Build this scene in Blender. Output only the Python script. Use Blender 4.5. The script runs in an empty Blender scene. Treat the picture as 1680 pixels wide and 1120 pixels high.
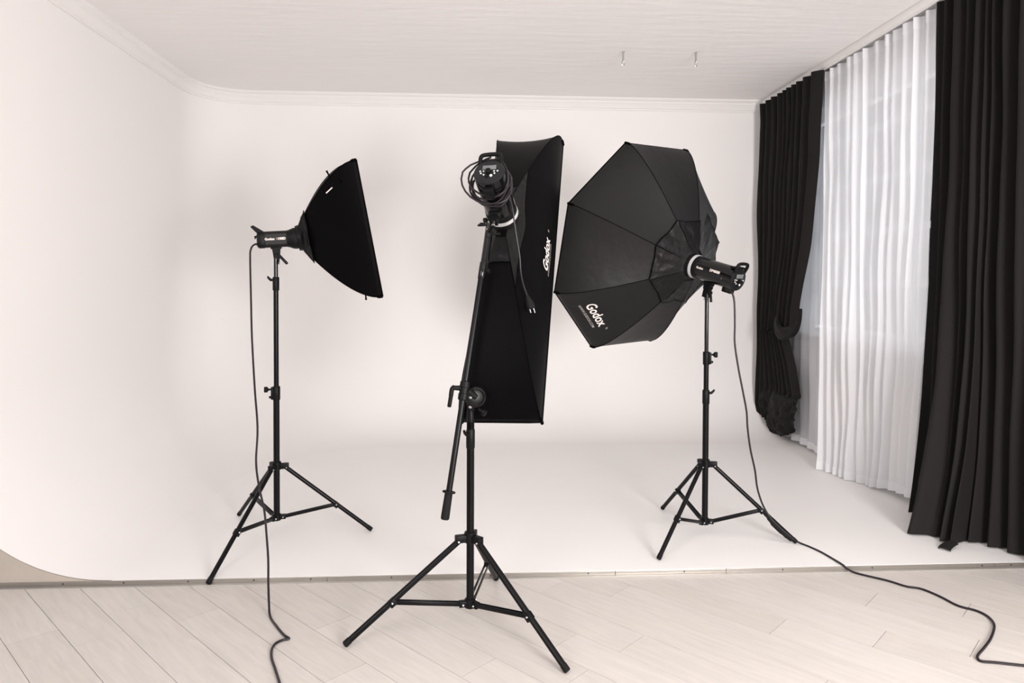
import bpy, bmesh, math, random
from mathutils import Vector, Matrix, noise
random.seed(7)
SC = bpy.context.scene
COL = SC.collection
PI = math.pi
V = Vector
R = math.radians

# ------------------------------------------------------------------ camera
cam_d = bpy.data.cameras.new('camera')
cam = bpy.data.objects.new('camera', cam_d)
COL.objects.link(cam)
cam_d.sensor_width = 36.0
cam_d.lens = 1159.38 / 1680 * 36.0
cam_d.shift_y = -70.872 / 1680
cam_d.clip_start = 0.05
cam.matrix_world = (Matrix.Translation((0, 0, 1.5)) @ Matrix.Rotation(R(-3.28021), 4, 'Z')
                    @ Matrix.Rotation(R(90 - 1.258067), 4, 'X') @ Matrix.Rotation(R(0.200835), 4, 'Z'))
SC.camera = cam

# ------------------------------------------------------------------ world and lights
world = bpy.data.worlds.new('world')
SC.world = world
world.use_nodes = True
bg = world.node_tree.nodes['Background']
bg.inputs['Color'].default_value = (1.0, 0.97, 0.95, 1)
bg.inputs['Strength'].default_value = 0.71


def area(name, loc, target, sx, sy, power, color=(1, 1, 1)):
    d = bpy.data.lights.new(name, 'AREA')
    d.shape = 'RECTANGLE'; d.size = sx; d.size_y = sy
    d.energy = power; d.color = color
    o = bpy.data.objects.new(name, d)
    COL.objects.link(o)
    o.location = loc
    o.rotation_euler = (V(target) - V(loc)).to_track_quat('-Z', 'Y').to_euler()
    return o


area('studio_key_light', (2.05, -0.9, 1.45), (1.2, 6.5, 1.8), 1.1, 1.1, 246, (1, 0.96, 0.945))
area('added_fill_light', (-1.9, -0.6, 2.3), (3.0, 5.0, 0.9), 1.3, 1.3, 58, (1, 0.975, 0.965))  # added unseen fill at camera left, brightens the sheers and right of the platform
area('window_daylight', (3.75, 5.4, 2.0), (0, 5.2, 1.6), 2.4, 2.3, 30, (0.91, 0.94, 1.0))
area('rear_window_daylight', (3.55, 1.5, 1.95), (1.4, 3.4, 0.0), 2.0, 1.6, 14, (1, 0.99, 0.98))

SC.view_settings.view_transform = 'Standard'
SC.view_settings.look = 'None'
SC.view_settings.gamma = 1.0
SC.view_settings.exposure = 0.02
SC.view_settings.use_curve_mapping = False

# ------------------------------------------------------------------ materials
def mat(name, color, rough=0.5, metal=0.0, spec=0.5, bump=None, var=None, sheen=0.0, coat=0.0):
    """bump=(scale, strength[, stretch]) ; var=(scale, amount[, stretch])"""
    m = bpy.data.materials.new(name)
    m.use_nodes = True
    nt = m.node_tree
    b = nt.nodes['Principled BSDF']
    b.inputs['Base Color'].default_value = (*color, 1)
    b.inputs['Roughness'].default_value = rough
    b.inputs['Metallic'].default_value = metal
    b.inputs['Specular IOR Level'].default_value = spec
    b.inputs['Sheen Weight'].default_value = sheen
    b.inputs['Coat Weight'].default_value = coat
    tc = nt.nodes.new('ShaderNodeTexCoord')

    def tex(scale, stretch, detail=4):
        mp = nt.nodes.new('ShaderNodeMapping')
        mp.inputs['Scale'].default_value = stretch
        nt.links.new(tc.outputs['Object'], mp.inputs['Vector'])
        n = nt.nodes.new('ShaderNodeTexNoise')
        n.inputs['Scale'].default_value = scale
        n.inputs['Detail'].default_value = detail
        nt.links.new(mp.outputs['Vector'], n.inputs['Vector'])
        return n
    if var:
        n = tex(var[0], var[2] if len(var) > 2 else (1, 1, 1))
        mx = nt.nodes.new('ShaderNodeMix')
        mx.data_type = 'RGBA'
        a = var[1]
        mx.inputs['A'].default_value = (*[c * (1 - a) for c in color], 1)
        mx.inputs['B'].default_value = (*[min(1, c * (1 + a)) for c in color], 1)
        nt.links.new(n.outputs['Fac'], mx.inputs['Factor'])
        nt.links.new(mx.outputs['Result'], b.inputs['Base Color'])
    if bump:
        n = tex(bump[0], bump[2] if len(bump) > 2 else (1, 1, 1), 6)
        bp = nt.nodes.new('ShaderNodeBump')
        bp.inputs['Strength'].default_value = bump[1]
        bp.inputs['Distance'].default_value = 0.01
        nt.links.new(n.outputs['Fac'], bp.inputs['Height'])
        nt.links.new(bp.outputs['Normal'], b.inputs['Normal'])
    return m


M = {}
M['wall'] = mat('matte_white_paint', (0.865, 0.845, 0.835), 0.75, spec=0.2, bump=(3, 0.05), var=(1.2, 0.010))
M['platform'] = mat('satin_white_paint', (0.865, 0.85, 0.84), 0.5, spec=0.3, bump=(5, 0.05), var=(2.0, 0.02))
M['ceiling'] = mat('brushed_white_plaster', (0.87, 0.85, 0.84), 0.8, spec=0.2, bump=(5, 0.55, (0.5, 2.4, 1)), var=(2.5, 0.025, (0.5, 1.6, 1)))
M['cornice'] = mat('cornice_white', (0.82, 0.80, 0.79), 0.6, spec=0.3)
M['plaster_end'] = mat('bare_tan_plaster', (0.42, 0.375, 0.33), 0.9, spec=0.1, bump=(30, 0.2), var=(6, 0.10))
M['strip_grey'] = mat('grey_aluminium_edging', (0.40, 0.375, 0.345), 0.32, metal=0.9, spec=0.5, var=(3, 0.15, (1, 8, 20)))
M['strip_light'] = mat('pale_edging_lip', (0.40, 0.38, 0.36), 0.4, metal=0.5, spec=0.5, var=(5, 0.15))
M['screw'] = mat('dark_screw', (0.08, 0.08, 0.08), 0.4, metal=0.7)
_ce, _se = math.cos(R(133.4)), math.sin(R(133.4))
def wood(name, c):
    m = mat(name, c, 0.42, spec=0.4)
    nt = m.node_tree
    b = nt.nodes['Principled BSDF']
    tc = nt.nodes.new('ShaderNodeTexCoord')
    mp = nt.nodes.new('ShaderNodeMapping')
    mp.inputs['Rotation'].default_value = (0, 0, R(-133.4))
    mp2 = nt.nodes.new('ShaderNodeMapping')
    mp2.inputs['Scale'].default_value = (1.6, 16, 1)
    n = nt.nodes.new('ShaderNodeTexNoise')
    n.inputs['Scale'].default_value = 2.6
    n.inputs['Detail'].default_value = 7
    n.inputs['Distortion'].default_value = 0.9
    rp = nt.nodes.new('ShaderNodeValToRGB')
    rp.color_ramp.elements[0].position = 0.30
    rp.color_ramp.elements[0].color = (*[x * 0.93 for x in c], 1)
    rp.color_ramp.elements[1].position = 0.72
    rp.color_ramp.elements[1].color = (*[min(1, x * 1.05) for x in c], 1)
    L = nt.links.new
    L(tc.outputs['Object'], mp.inputs['Vector']); L(mp.outputs['Vector'], mp2.inputs['Vector'])
    L(mp2.outputs['Vector'], n.inputs['Vector']); L(n.outputs['Fac'], rp.inputs['Fac'])
    L(rp.outputs['Color'], b.inputs['Base Color'])
    bp = nt.nodes.new('ShaderNodeBump'); bp.inputs['Strength'].default_value = 0.05; bp.inputs['Distance'].default_value = 0.003
    L(n.outputs['Fac'], bp.inputs['Height']); L(bp.outputs['Normal'], b.inputs['Normal'])
    return m
M['plank_a'] = wood('pale_laminate_a', (0.580, 0.545, 0.515))
M['plank_b'] = wood('pale_laminate_b', (0.595, 0.560, 0.530))
M['plank_c'] = wood('pale_laminate_c', (0.568, 0.532, 0.500))
M['gap'] = mat('laminate_groove', (0.36, 0.27, 0.23), 0.8)
M['black_metal'] = mat('black_stand_metal', (0.003, 0.003, 0.0034), 0.28, spec=0.16)
M['black_gloss'] = mat('black_gloss_metal', (0.0035, 0.0035, 0.004), 0.14, spec=0.35)
M['black_plastic'] = mat('black_plastic', (0.0042, 0.0042, 0.0046), 0.45, spec=0.15)
M['rubber'] = mat('black_rubber', (0.006, 0.006, 0.006), 0.75, spec=0.2)
M['chrome'] = mat('chrome', (0.75, 0.75, 0.76), 0.18, metal=1.0)
M['silver'] = mat('silver_ring', (0.62, 0.62, 0.62), 0.35, metal=0.35, spec=0.5)
M['brass'] = mat('brass', (0.55, 0.36, 0.08), 0.3, metal=0.9)
M['nylon'] = mat('black_nylon', (0.0026, 0.0024, 0.0026), 0.42, spec=0.03, bump=(420, 0.10))
M['nylon_grey'] = mat('charcoal_nylon', (0.0115, 0.0110, 0.0115), 0.42, spec=0.14, bump=(14, 0.25))
M['flap'] = mat('crumpled_nylon_flap', (0.0075, 0.0072, 0.0076), 0.33, spec=0.15, bump=(22, 0.6))
M['piping'] = mat('black_piping', (0.0015, 0.0015, 0.0016), 0.6, spec=0.02)
M['diffuser'] = mat('white_diffuser_cloth', (0.82, 0.82, 0.82), 0.8)
M['print'] = mat('white_print', (0.82, 0.74, 0.70), 0.6)
M['print_dim'] = mat('dull_white_print', (0.40, 0.37, 0.35), 0.6)
M['white_plastic'] = mat('white_plastic', (0.80, 0.80, 0.80), 0.4)
M['grey_label'] = mat('dark_grey_label', (0.009, 0.0085, 0.0085), 0.45, spec=0.2)
M['panel_grey'] = mat('dark_control_panel', (0.009, 0.0095, 0.0105), 0.35, spec=0.25)
M['lcd'] = mat('grey_lcd', (0.14, 0.15, 0.16), 0.25)
M['cable'] = mat('black_cable', (0.011, 0.007, 0.010), 0.4, spec=0.35)
M['black_cloth'] = mat('black_curtain_cloth', (0.0115, 0.0102, 0.0098), 0.72, spec=0.12, bump=(160, 0.08), sheen=0.02)
M['window_white'] = mat('white_window_frame', (0.72, 0.72, 0.73), 0.4)
M['radiator'] = mat('cream_radiator_enamel', (0.80, 0.78, 0.74), 0.35)
M['hook'] = mat('galvanised_hook', (0.42, 0.41, 0.40), 0.35, metal=0.6)

def glass():
    m = bpy.data.materials.new('window_glass'); m.use_nodes = True
    nt = m.node_tree; nt.nodes.clear()
    o = nt.nodes.new('ShaderNodeOutputMaterial'); mx = nt.nodes.new('ShaderNodeMixShader')
    t = nt.nodes.new('ShaderNodeBsdfTransparent'); g = nt.nodes.new('ShaderNodeBsdfGlossy')
    g.inputs['Roughness'].default_value = 0.02
    t.inputs['Color'].default_value = (0.93, 0.95, 0.95, 1)
    f = nt.nodes.new('ShaderNodeFresnel'); f.inputs['IOR'].default_value = 1.45
    nt.links.new(f.outputs[0], mx.inputs[0]); nt.links.new(t.outputs[0], mx.inputs[1]); nt.links.new(g.outputs[0], mx.inputs[2])
    nt.links.new(mx.outputs[0], o.inputs[0])
    return m
M['glass'] = glass()

def sheer(name, clear, color=(0.93, 0.93, 0.955)):
    m = bpy.data.materials.new(name); m.use_nodes = True
    nt = m.node_tree; nt.nodes.clear()
    o = nt.nodes.new('ShaderNodeOutputMaterial')
    d = nt.nodes.new('ShaderNodeBsdfDiffuse'); d.inputs['Color'].default_value = (*color, 1)
    tl = nt.nodes.new('ShaderNodeBsdfTranslucent'); tl.inputs['Color'].default_value = (*color, 1)
    tr = nt.nodes.new('ShaderNodeBsdfTransparent')
    a = nt.nodes.new('ShaderNodeMixShader'); a.inputs[0].default_value = 0.30
    b = nt.nodes.new('ShaderNodeMixShader'); b.inputs[0].default_value = clear
    nt.links.new(d.outputs[0], a.inputs[1]); nt.links.new(tl.outputs[0], a.inputs[2])
    nt.links.new(a.outputs[0], b.inputs[1]); nt.links.new(tr.outputs[0], b.inputs[2])
    nt.links.new(b.outputs[0], o.inputs[0])
    return m
M['sheer'] = sheer('white_sheer_voile', 0.12)
M['sheer_thin'] = sheer('thin_white_voile', 0.30, (0.88, 0.88, 0.92))
M['sheer_hem'] = sheer('white_sheer_hem', 0.08)

# ------------------------------------------------------------------ mesh helpers
class MB:
    def __init__(self):
        self.v = []; self.f = []

    def add(self, vs, fs):
        n = len(self.v)
        self.v += [tuple(p) for p in vs]
        self.f += [[i + n for i in f] for f in fs]
        return self

    def box(self, c, s, mtx=None, bev=0.0):
        bm = bmesh.new()
        bmesh.ops.create_cube(bm, size=1.0)
        bmesh.ops.scale(bm, vec=s, verts=bm.verts)
        if bev:
            bmesh.ops.bevel(bm, geom=bm.edges[:], offset=bev, segments=2, affect='EDGES', profile=0.5)
        if mtx is not None:
            bmesh.ops.transform(bm, matrix=mtx, verts=bm.verts)
        bmesh.ops.translate(bm, vec=c, verts=bm.verts)
        bm.verts.index_update()
        self.add([v.co[:] for v in bm.verts], [[v.index for v in f.verts] for f in bm.faces])
        bm.free()
        return self

    def tube(self, pts, rad, n=12, cap=True, up=None):
        pts = [V(p) for p in pts]
        m = len(pts)
        rs = rad if isinstance(rad, (list, tuple)) else [rad] * m
        vs = []; fs = []
        t0 = (pts[1] - pts[0]).normalized()
        a = V(up) if up else (V((0, 0, 1)) if abs(t0.z) < 0.9 else V((1, 0, 0)))
        nrm = (a - t0 * a.dot(t0)).normalized()
        for i in range(m):
            t = (pts[min(i + 1, m - 1)] - pts[max(i - 1, 0)])
            t = t.normalized() if t.length > 1e-9 else t0
            nrm = nrm - t * nrm.dot(t)
            nrm = nrm.normalized()
            b = t.cross(nrm)
            for k in range(n):
                th = 2 * PI * k / n
                vs.append(pts[i] + (nrm * math.cos(th) + b * math.sin(th)) * rs[i])
        for i in range(m - 1):
            for k in range(n):
                k2 = (k + 1) % n
                fs.append([i * n + k, i * n + k2, (i + 1) * n + k2, (i + 1) * n + k])
        if cap:
            fs.append(list(range(n))[::-1]); fs.append([(m - 1) * n + k for k in range(n)])
        return self.add(vs, fs)

    def lathe(self, prof, o, axis, n=32, cap=True, sq=2.0, up=(0, 0, 1), closed=False):
        """prof = [(distance along axis, radius)]; sq>2 makes a rounded-square section"""
        o = V(o); ax = V(axis).normalized()
        u = V(up)
        if abs(u.dot(ax)) > 0.95:
            u = V((1, 0, 0))
        u = (u - ax * u.dot(ax)).normalized(); w = ax.cross(u)
        vs = []; fs = []
        for (d, r) in prof:
            for k in range(n):
                th = 2 * PI * k / n
                c, s = math.cos(th), math.sin(th)
                q = (abs(c) ** sq + abs(s) ** sq) ** (-1 / sq) if sq != 2.0 else 1.0
                vs.append(o + ax * d + (u * c + w * s) * r * q)
        m = len(prof)
        for i in range(m if closed else m - 1):
            j = (i + 1) % m
            for k in range(n):
                k2 = (k + 1) % n
                fs.append([i * n + k, i * n + k2, j * n + k2, j * n + k])
        if cap and not closed:
            fs.append(list(range(n))[::-1]); fs.append([(m - 1) * n + k for k in range(n)])
        return self.add(vs, fs)

    def grid(self, fn, nu, nv):
        vs = [fn(i / nu, j / nv) for j in range(nv + 1) for i in range(nu + 1)]
        w = nu + 1
        fs = [[j * w + i, j * w + i + 1, (j + 1) * w + i + 1, (j + 1) * w + i] for j in range(nv) for i in range(nu)]
        return self.add(vs, fs)

    def prism(self, poly, ax_dir, depth, frame):
        """poly in 2D, frame=(origin, ex, ey); extruded along ax_dir by depth"""
        o, ex, ey = [V(q) for q in frame]
        d = V(ax_dir) * depth
        n = len(poly)
        a = [o + ex * p[0] + ey * p[1] for p in poly]
        vs = a + [p + d for p in a]
        fs = [list(range(n))[::-1], list(range(n, 2 * n))]
        fs += [[i, (i + 1) % n, n + (i + 1) % n, n + i] for i in range(n)]
        return self.add(vs, fs)

    def build(self, name, material, parent=None, smooth=True, off=(0, 0, 0), angle=35, fix=True):
        me = bpy.data.meshes.new(name)
        off = V(off)
        me.from_pydata([tuple(V(p) - off) for p in self.v], [], self.f)
        if fix:
            bm = bmesh.new(); bm.from_mesh(me)
            bmesh.ops.recalc_face_normals(bm, faces=bm.faces)
            bm.to_mesh(me); bm.free()
        me.materials.append(M[material] if isinstance(material, str) else material)
        if smooth:
            me.polygons.foreach_set('use_smooth', [True] * len(me.polygons))
            me.set_sharp_from_angle(angle=R(angle))
        me.update()
        o = bpy.data.objects.new(name, me)
        COL.objects.link(o)
        if parent is not None:
            o.parent = parent
        return o


def tag(o, label=None, cat=None, group=None, kind=None):
    if label: o['label'] = label
    if cat: o['category'] = cat
    if group: o['group'] = group
    if kind: o['kind'] = kind
    return o


def thing(name, label, cat, loc=(0, 0, 0), mtx=None, group=None):
    o = bpy.data.objects.new(name, None)
    COL.objects.link(o)
    o.empty_display_size = 0.1
    if mtx is not None:
        o.matrix_world = mtx
    else:
        o.location = loc
    return tag(o, label, cat, group)


def spline(pts, n=8, closed=False):
    pts = [V(p) for p in pts]
    out = []
    m = len(pts)
    for i in range(m - 1):
        p0 = pts[max(i - 1, 0)]; p1 = pts[i]; p2 = pts[i + 1]; p3 = pts[min(i + 2, m - 1)]
        for k in range(n):
            t = k / n
            out.append(0.5 * ((2 * p1) + (p2 - p0) * t + (2 * p0 - 5 * p1 + 4 * p2 - p3) * t * t + (3 * p1 - p0 - 3 * p2 + p3) * t ** 3))
    out.append(pts[-1])
    return out


def interp(tab, x):
    if x <= tab[0][0]: return tab[0][1]
    for (a, b), (c, d) in zip(tab, tab[1:]):
        if x <= c:
            return b + (d - b) * (x - a) / (c - a)
    return tab[-1][1]


def text_mesh(s, size, place, name, material, parent, shear=0.0, extrude=0.0006, weight=0.0, width=1.0):
    """flat lettering; place(x, y) gives the 3D point for a point of the baseline-centred text"""
    cu = bpy.data.curves.new(name, 'FONT')
    cu.body = s; cu.size = size; cu.shear = shear
    cu.align_x = 'CENTER'; cu.align_y = 'CENTER'
    cu.offset = weight
    cu.resolution_u = 3
    t = bpy.data.objects.new(name, cu)
    COL.objects.link(t)
    bpy.context.view_layer.update()
    me = bpy.data.meshes.new_from_object(t.evaluated_get(bpy.context.evaluated_depsgraph_get()))
    bpy.data.objects.remove(t); bpy.data.curves.remove(cu)
    for v in me.vertices:
        v.co = place(v.co.x * width, v.co.y)
    me.materials.clear()
    me.materials.append(M[material])
    me.name = name
    o = bpy.data.objects.new(name, me)
    COL.objects.link(o)
    o.parent = parent
    return o

# ------------------------------------------------------------------ the room
XL, XR, YB, YF, ZC, ZP = -2.64, 3.10, 7.12, 3.565, 3.36, 0.025
RL, RB = 0.87, 0.78

floor = MB().box((0, 0.75, -0.03), (9.0, 5.6, 0.04)).build('floor', 'gap', smooth=False)
tag(floor, kind='structure')
ang = R(133.4)
E = V((math.cos(ang), math.sin(ang))); N = V((math.sin(ang), -math.cos(ang)))
known = {0: 3.49, 1: 3.27, 3: 3.19, 4: 2.303, 5: 2.685, 6: 1.96, 7: 1.64, 9: 1.63, 10: 2.225, 11: 1.955, 12: 1.25, 13: 0.894, 14: 0.586, 16: 0.684}

def clip(poly, x0, x1, y0, y1):
    for ax, lim, sg in ((0, x0, 1), (0, x1, -1), (1, y0, 1), (1, y1, -1)):
        out = []
        for i in range(len(poly)):
            a, b = poly[i], poly[(i + 1) % len(poly)]
            da, db = (a[ax] - lim) * sg, (b[ax] - lim) * sg
            if da >= 0: out.append(a)
            if (da >= 0) != (db >= 0):
                t = da / (da - db)
                out.append((a[0] + (b[0] - a[0]) * t, a[1] + (b[1] - a[1]) * t))
        poly = out
        if len(poly) < 3: return []
    return poly

PW, PL, GAP = 0.1895, 1.285, 0.0011
for k in range(-9, 30):
    e0 = known.get(k, random.uniform(0.2, 1.4))
    n0 = 0.665 + PW * k
    for j in range(-6, 6):
        ea, eb = e0 + PL * j + GAP, e0 + PL * (j + 1) - GAP
        na, nb = n0 + GAP, n0 + PW - GAP
        q = [tuple(E * e + N * n) for e, n in ((ea, na), (eb, na), (eb, nb), (ea, nb))]
        q = clip(q, -3.4, 3.4, 1.6, YF - 0.001)
        if not q: continue
        area2 = abs(sum(q[i][0] * q[(i + 1) % len(q)][1] - q[(i + 1) % len(q)][0] * q[i][1] for i in range(len(q))))
        if area2 < 0.0004: continue
        MB().prism(q, (0, 0, 1), 0.010, ((0, 0, -0.010), (1, 0, 0), (0, 1, 0))).build('plank', random.choice(('plank_a', 'plank_b', 'plank_c')), floor, smooth=False)

# horizontal section of the infinity cove at a height measured by cove angle
def cove_in(zz, rad, n):
    """how far the cove stands off the wall at height zz (superellipse, so the bend starts softly)"""
    if zz >= rad: return 0.0
    q = 1 - zz / rad
    return rad * (1 - max(0.0, 1 - q ** n) ** (1 / n))

def section(h, ncorner=40):
    zz = h - ZP
    xl = XL + cove_in(zz, RL, 2.08)
    yb = YB - cove_in(zz, RB, 2.5)
    rc = 0.58 + 0.75 * max(0, 1 - zz / 2.8) ** 1.5
    left = [(xl, YF + (yb - rc - YF) * i / 10) for i in range(11)]
    arc = []
    for i in range(ncorner + 1):
        c, s_ = math.cos(PI / 2 * i / ncorner), math.sin(PI / 2 * i / ncorner)
        e = 2 / 2.35
        arc.append((xl + rc - rc * max(0, c) ** e, yb - rc + rc * max(0, s_) ** e))
    back = [(xl + rc + (XR - xl - rc) * i / 12, yb) for i in range(13)]
    return left, arc[:-1] + back

hs = [ZP + RL * (1 - math.cos(PI / 2 * i / 28)) * 1.0 for i in range(29)]
hs = sorted(set(round(h, 5) for h in hs) | {round(ZP + RB * (1 - math.cos(PI / 2 * i / 22)), 5) for i in range(23)})
hs += [1.1, 1.3, 1.55, 1.8, 2.05, 2.3, 2.55, 2.8, 3.05, ZC]
wl, wb = MB(), MB()
secs = [section(h) for h in hs]
for which, mb in ((0, wl), (1, wb)):
    m = len(secs[0][which])
    mb.add([(x, y, h) for h, s in zip(hs, secs) for x, y in s[which]],
           [[j * m + i, j * m + i + 1, (j + 1) * m + i + 1, (j + 1) * m + i] for j in range(len(hs) - 1) for i in range(m - 1)])
wall_left = tag(wl.build('wall_left', 'wall', angle=60), kind='structure')
wall_back = tag(wb.build('wall_back', 'wall', angle=60), kind='structure')
# the curved end face of the cove, bare plaster, seen at the platform edge
prof = [(secs[i][0][0][0], hs[i]) for i in range(len(hs)) if hs[i] < 1.4]
prof = [(x - 0.002, z - 0.003) for x, z in prof]
poly = [(XL - 0.5, 0.0)] + [(prof[0][0] + 0.0, 0.0)] + prof + [(XL - 0.5, prof[-1][1])]
MB().prism(poly, (0, 1, 0), 0.05, ((0, YF, 0), (1, 0, 0), (0, 0, 1))).build('end_panel', 'plaster_end', wall_left, smooth=False)
# the raised white studio floor
s0 = section(ZP)
outline = s0[0] + s0[1] + [(XR, YF)]
pf = MB().prism([(x, y) for x, y in outline], (0, 0, -1), 0.045, ((0, 0, ZP), (1, 0, 0), (0, 1, 0)))
# (right of the cove the floor runs under the curtains to the window wall)
platform = tag(pf.build('floor_platform', 'platform', smooth=False), kind='structure')
# aluminium edging along the platform, in lengths butted together
cuts = [-3.2, -0.72, 0.74, 1.32, 2.66, 2.78, 3.1]
trim = None
for a, b in zip(cuts, cuts[1:]):
    o = MB().box(((a + b) / 2, YF - 0.004, 0.0135), (b - a - 0.002, 0.006, 0.021), bev=0.001).build('trim_1' if trim is None else 'edging_strip', 'strip_grey', trim, smooth=False)
    if trim is None:
        trim = tag(o, kind='structure')
MB().box((-0.05, YF - 0.016, 0.0015), (6.3, 0.02, 0.003)).build('edging_lip', 'strip_light', trim, smooth=False)
for x in (-2.0, -1.71, -1.4, -1.08, -0.8, -0.4, 0.1, 0.6, 1.1, 1.62, 2.1, 2.7, 2.86):
    MB().lathe([(0, 0.0045), (0.002, 0.0035)], (x, YF - 0.007, 0.014), (0, -1, 0), 10).build('screw', 'screw', trim)

ceiling = tag(MB().box((0.2, 2.9, ZC + 0.05), (7.6, 9.0, 0.1)).build('ceiling', 'ceiling', smooth=False), kind='structure')

# stepped cornice: profile swept along the ceiling line
def cornice(path, name, inward):
    pr = [(0, -0.115), (0.012, -0.115), (0.014, -0.10), (0.022, -0.094), (0.030, -0.075), (0.044, -0.052), (0.050, -0.046), (0.052, -0.030), (0.066, -0.024), (0.078, -0.012), (0.080, 0.0)]
    vs = []
    m = len(pr)
    for i, p in enumerate(path):
        a = V(path[max(i - 1, 0)]); b = V(path[min(i + 1, len(path) - 1)])
        t = (b - a).normalized()
        n = V((t.y, -t.x)) * inward
        for d, h in pr:
            vs.append((p[0] + n.x * d, p[1] + n.y * d, ZC + h))
    fs = [[i * m + k, i * m + k + 1, (i + 1) * m + k + 1, (i + 1) * m + k] for i in range(len(path) - 1) for k in range(m - 1)]
    return tag(MB().add(vs, fs).build(name, 'cornice', angle=25), kind='structure')
top = section(ZC)
path = [(x, y) for x, y in top[0] if True] + top[1][1:]
path = [(XL, -0.5)] + path
cornice(path, 'trim_2', 1)
cornice([(XR, YB), (XR, 5.0), (XR, 3.0), (XR, -0.5)], 'trim_3', 1)

# window wall with its opening
WY0, WY1, WZ0, WZ1 = 4.25, 6.55, 1.03, 3.05
wr = MB()
TH = 0.30
def wallbox(y0, y1, z0, z1):
    wr.box((XR + TH / 2, (y0 + y1) / 2, (z0 + z1) / 2), (TH, y1 - y0, z1 - z0))
wallbox(2.35, WY0, -0.01, ZC); wallbox(-1.2, 0.3, -0.01, ZC)
wallbox(0.3, 2.35, -0.01, 0.9); wallbox(0.3, 2.35, 2.8, ZC); wallbox(WY1, YB + 0.1, -0.01, ZC)
wallbox(WY0, WY1, -0.01, WZ0); wallbox(WY0, WY1, WZ1, ZC)
wall_right = tag(wr.build('wall_right', 'wall', smooth=False), kind='structure')
# window
xw = XR + 0.17
win = MB()
fw = 0.06
def rectframe(mb, y0, y1, z0, z1, w, x, t):
    vs = []
    for xx in (x - t / 2, x + t / 2):
        for (yy, zz) in ((y0, z0), (y1, z0), (y1, z1), (y0, z1), (y0 + w, z0 + w), (y1 - w, z0 + w), (y1 - w, z1 - w), (y0 + w, z1 - w)):
            vs.append((xx, yy, zz))
    fs = []
    for i in range(4):
        j = (i + 1) % 4
        fs += [[i, j, 4 + j, 4 + i], [8 + i, 12 + i, 12 + j, 8 + j], [i, 8 + i, 8 + j, j], [4 + i, 4 + j, 12 + j, 12 + i]]
    mb.add(vs, fs)
rectframe(win, WY0, WY1, WZ0, WZ1, fw, xw, 0.07)
window = tag(win.build('window_1', 'window_white', smooth=False), kind='structure')
for y in (5.02, 5.78):
    MB().box((xw, y, (WZ0 + WZ1) / 2), (0.06, 0.07, WZ1 - WZ0 - 2 * fw)).build('mullion', 'window_white', window, smooth=False)
ys = [WY0 + fw, 4.985, 5.055, 5.745, 5.815, WY1 - fw]
zs = [WZ0 + fw, 1.50, 1.925, 2.345, 2.76, WZ1 - fw]
for a, b in ((0, 1), (2, 3), (4, 5)):
    for z in zs[1:-1]:
        MB().box((xw, (ys[a] + ys[b]) / 2, z), (0.05, ys[b] - ys[a], 0.05)).build('glazing_bar', 'window_white', window, smooth=False)
    for z0, z1 in zip(zs, zs[1:]):
        MB().box((xw, (ys[a] + ys[b]) / 2, (z0 + z1) / 2), (0.006, ys[b] - ys[a], z1 - z0 - 0.05)).build('pane', 'glass', window, smooth=False)
MB().box((XR + 0.05, (WY0 + WY1) / 2, WZ0 + 0.012), (0.20, WY1 - WY0 + 0.1, 0.035), bev=0.006).build('sill', 'window_white', window)

# radiator under the sill
rad = thing('radiator', 'cream panel radiator half hidden behind the white sheer curtain under the window', 'radiator', (3.05, 5.1, ZP))
o_ = (3.05, 5.1, ZP)
MB().box((3.062, 5.1, 0.48), (0.02, 1.3, 0.58), bev=0.006).build('rear_panel', 'radiator', rad, off=o_)
for i in range(13):
    MB().box((3.045, 4.5 + 0.1 * i, 0.48), (0.026, 0.085, 0.54), bev=0.010).build('fin', 'radiator', rad, off=o_)
MB().box((3.05, 5.1, 0.785), (0.06, 1.3, 0.02), bev=0.005).build('top_grille', 'radiator', rad, off=o_)
for y in (4.55, 5.65):
    MB().box((3.080, y, 0.105), (0.03, 0.04, 0.17), bev=0.003).build('bracket', 'radiator', rad, off=o_)

# ceiling hooks
def hook(x, y, label):
    t = thing('ceiling_hook', label, 'hook', (x, y, ZC), group='metal hooks in the ceiling')
    MB().lathe([(0, 0.004), (-0.004, 0.012), (-0.006, 0.012)], (0, 0, 0), (0, 0, 1), 14).build('anchor_plate', 'hook', t)
    MB().tube([(0, 0, -0.003), (0, 0, -0.075)], 0.0075, 10).build('rod', 'hook', t)
    ring = [(0.011 * math.sin(2 * PI * i / 18), 0, -0.093 + 0.019 * math.cos(2 * PI * i / 18)) for i in range(19)]
    MB().tube(ring, 0.0045, 8, cap=False).build('eye', 'chrome', t)
hook(1.212, 5.66, 'thin grey metal hook hanging from the white ceiling, the one farther from the window')
hook(1.80, 5.64, 'thin grey metal hook hanging from the white ceiling, the one nearer the window curtains')

# ------------------------------------------------------------------ curtains
rail = thing('curtain_rail', 'white ceiling track that carries the black and white curtains along the window wall', 'curtain rail', (2.955, 5.0, ZC))
MB().box((2.965, 4.9, 3.335), (0.055, 4.3, 0.05), bev=0.006).build('track', 'cornice', rail, off=(2.955, 5.0, ZC))
MB().box((2.955, 4.9, 3.303), (0.012, 4.25, 0.016)).build('glider_channel', 'cornice', rail, off=(2.955, 5.0, ZC))

def wob(p, s, a):
    return noise.noise(V(p) * s) * a

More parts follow.
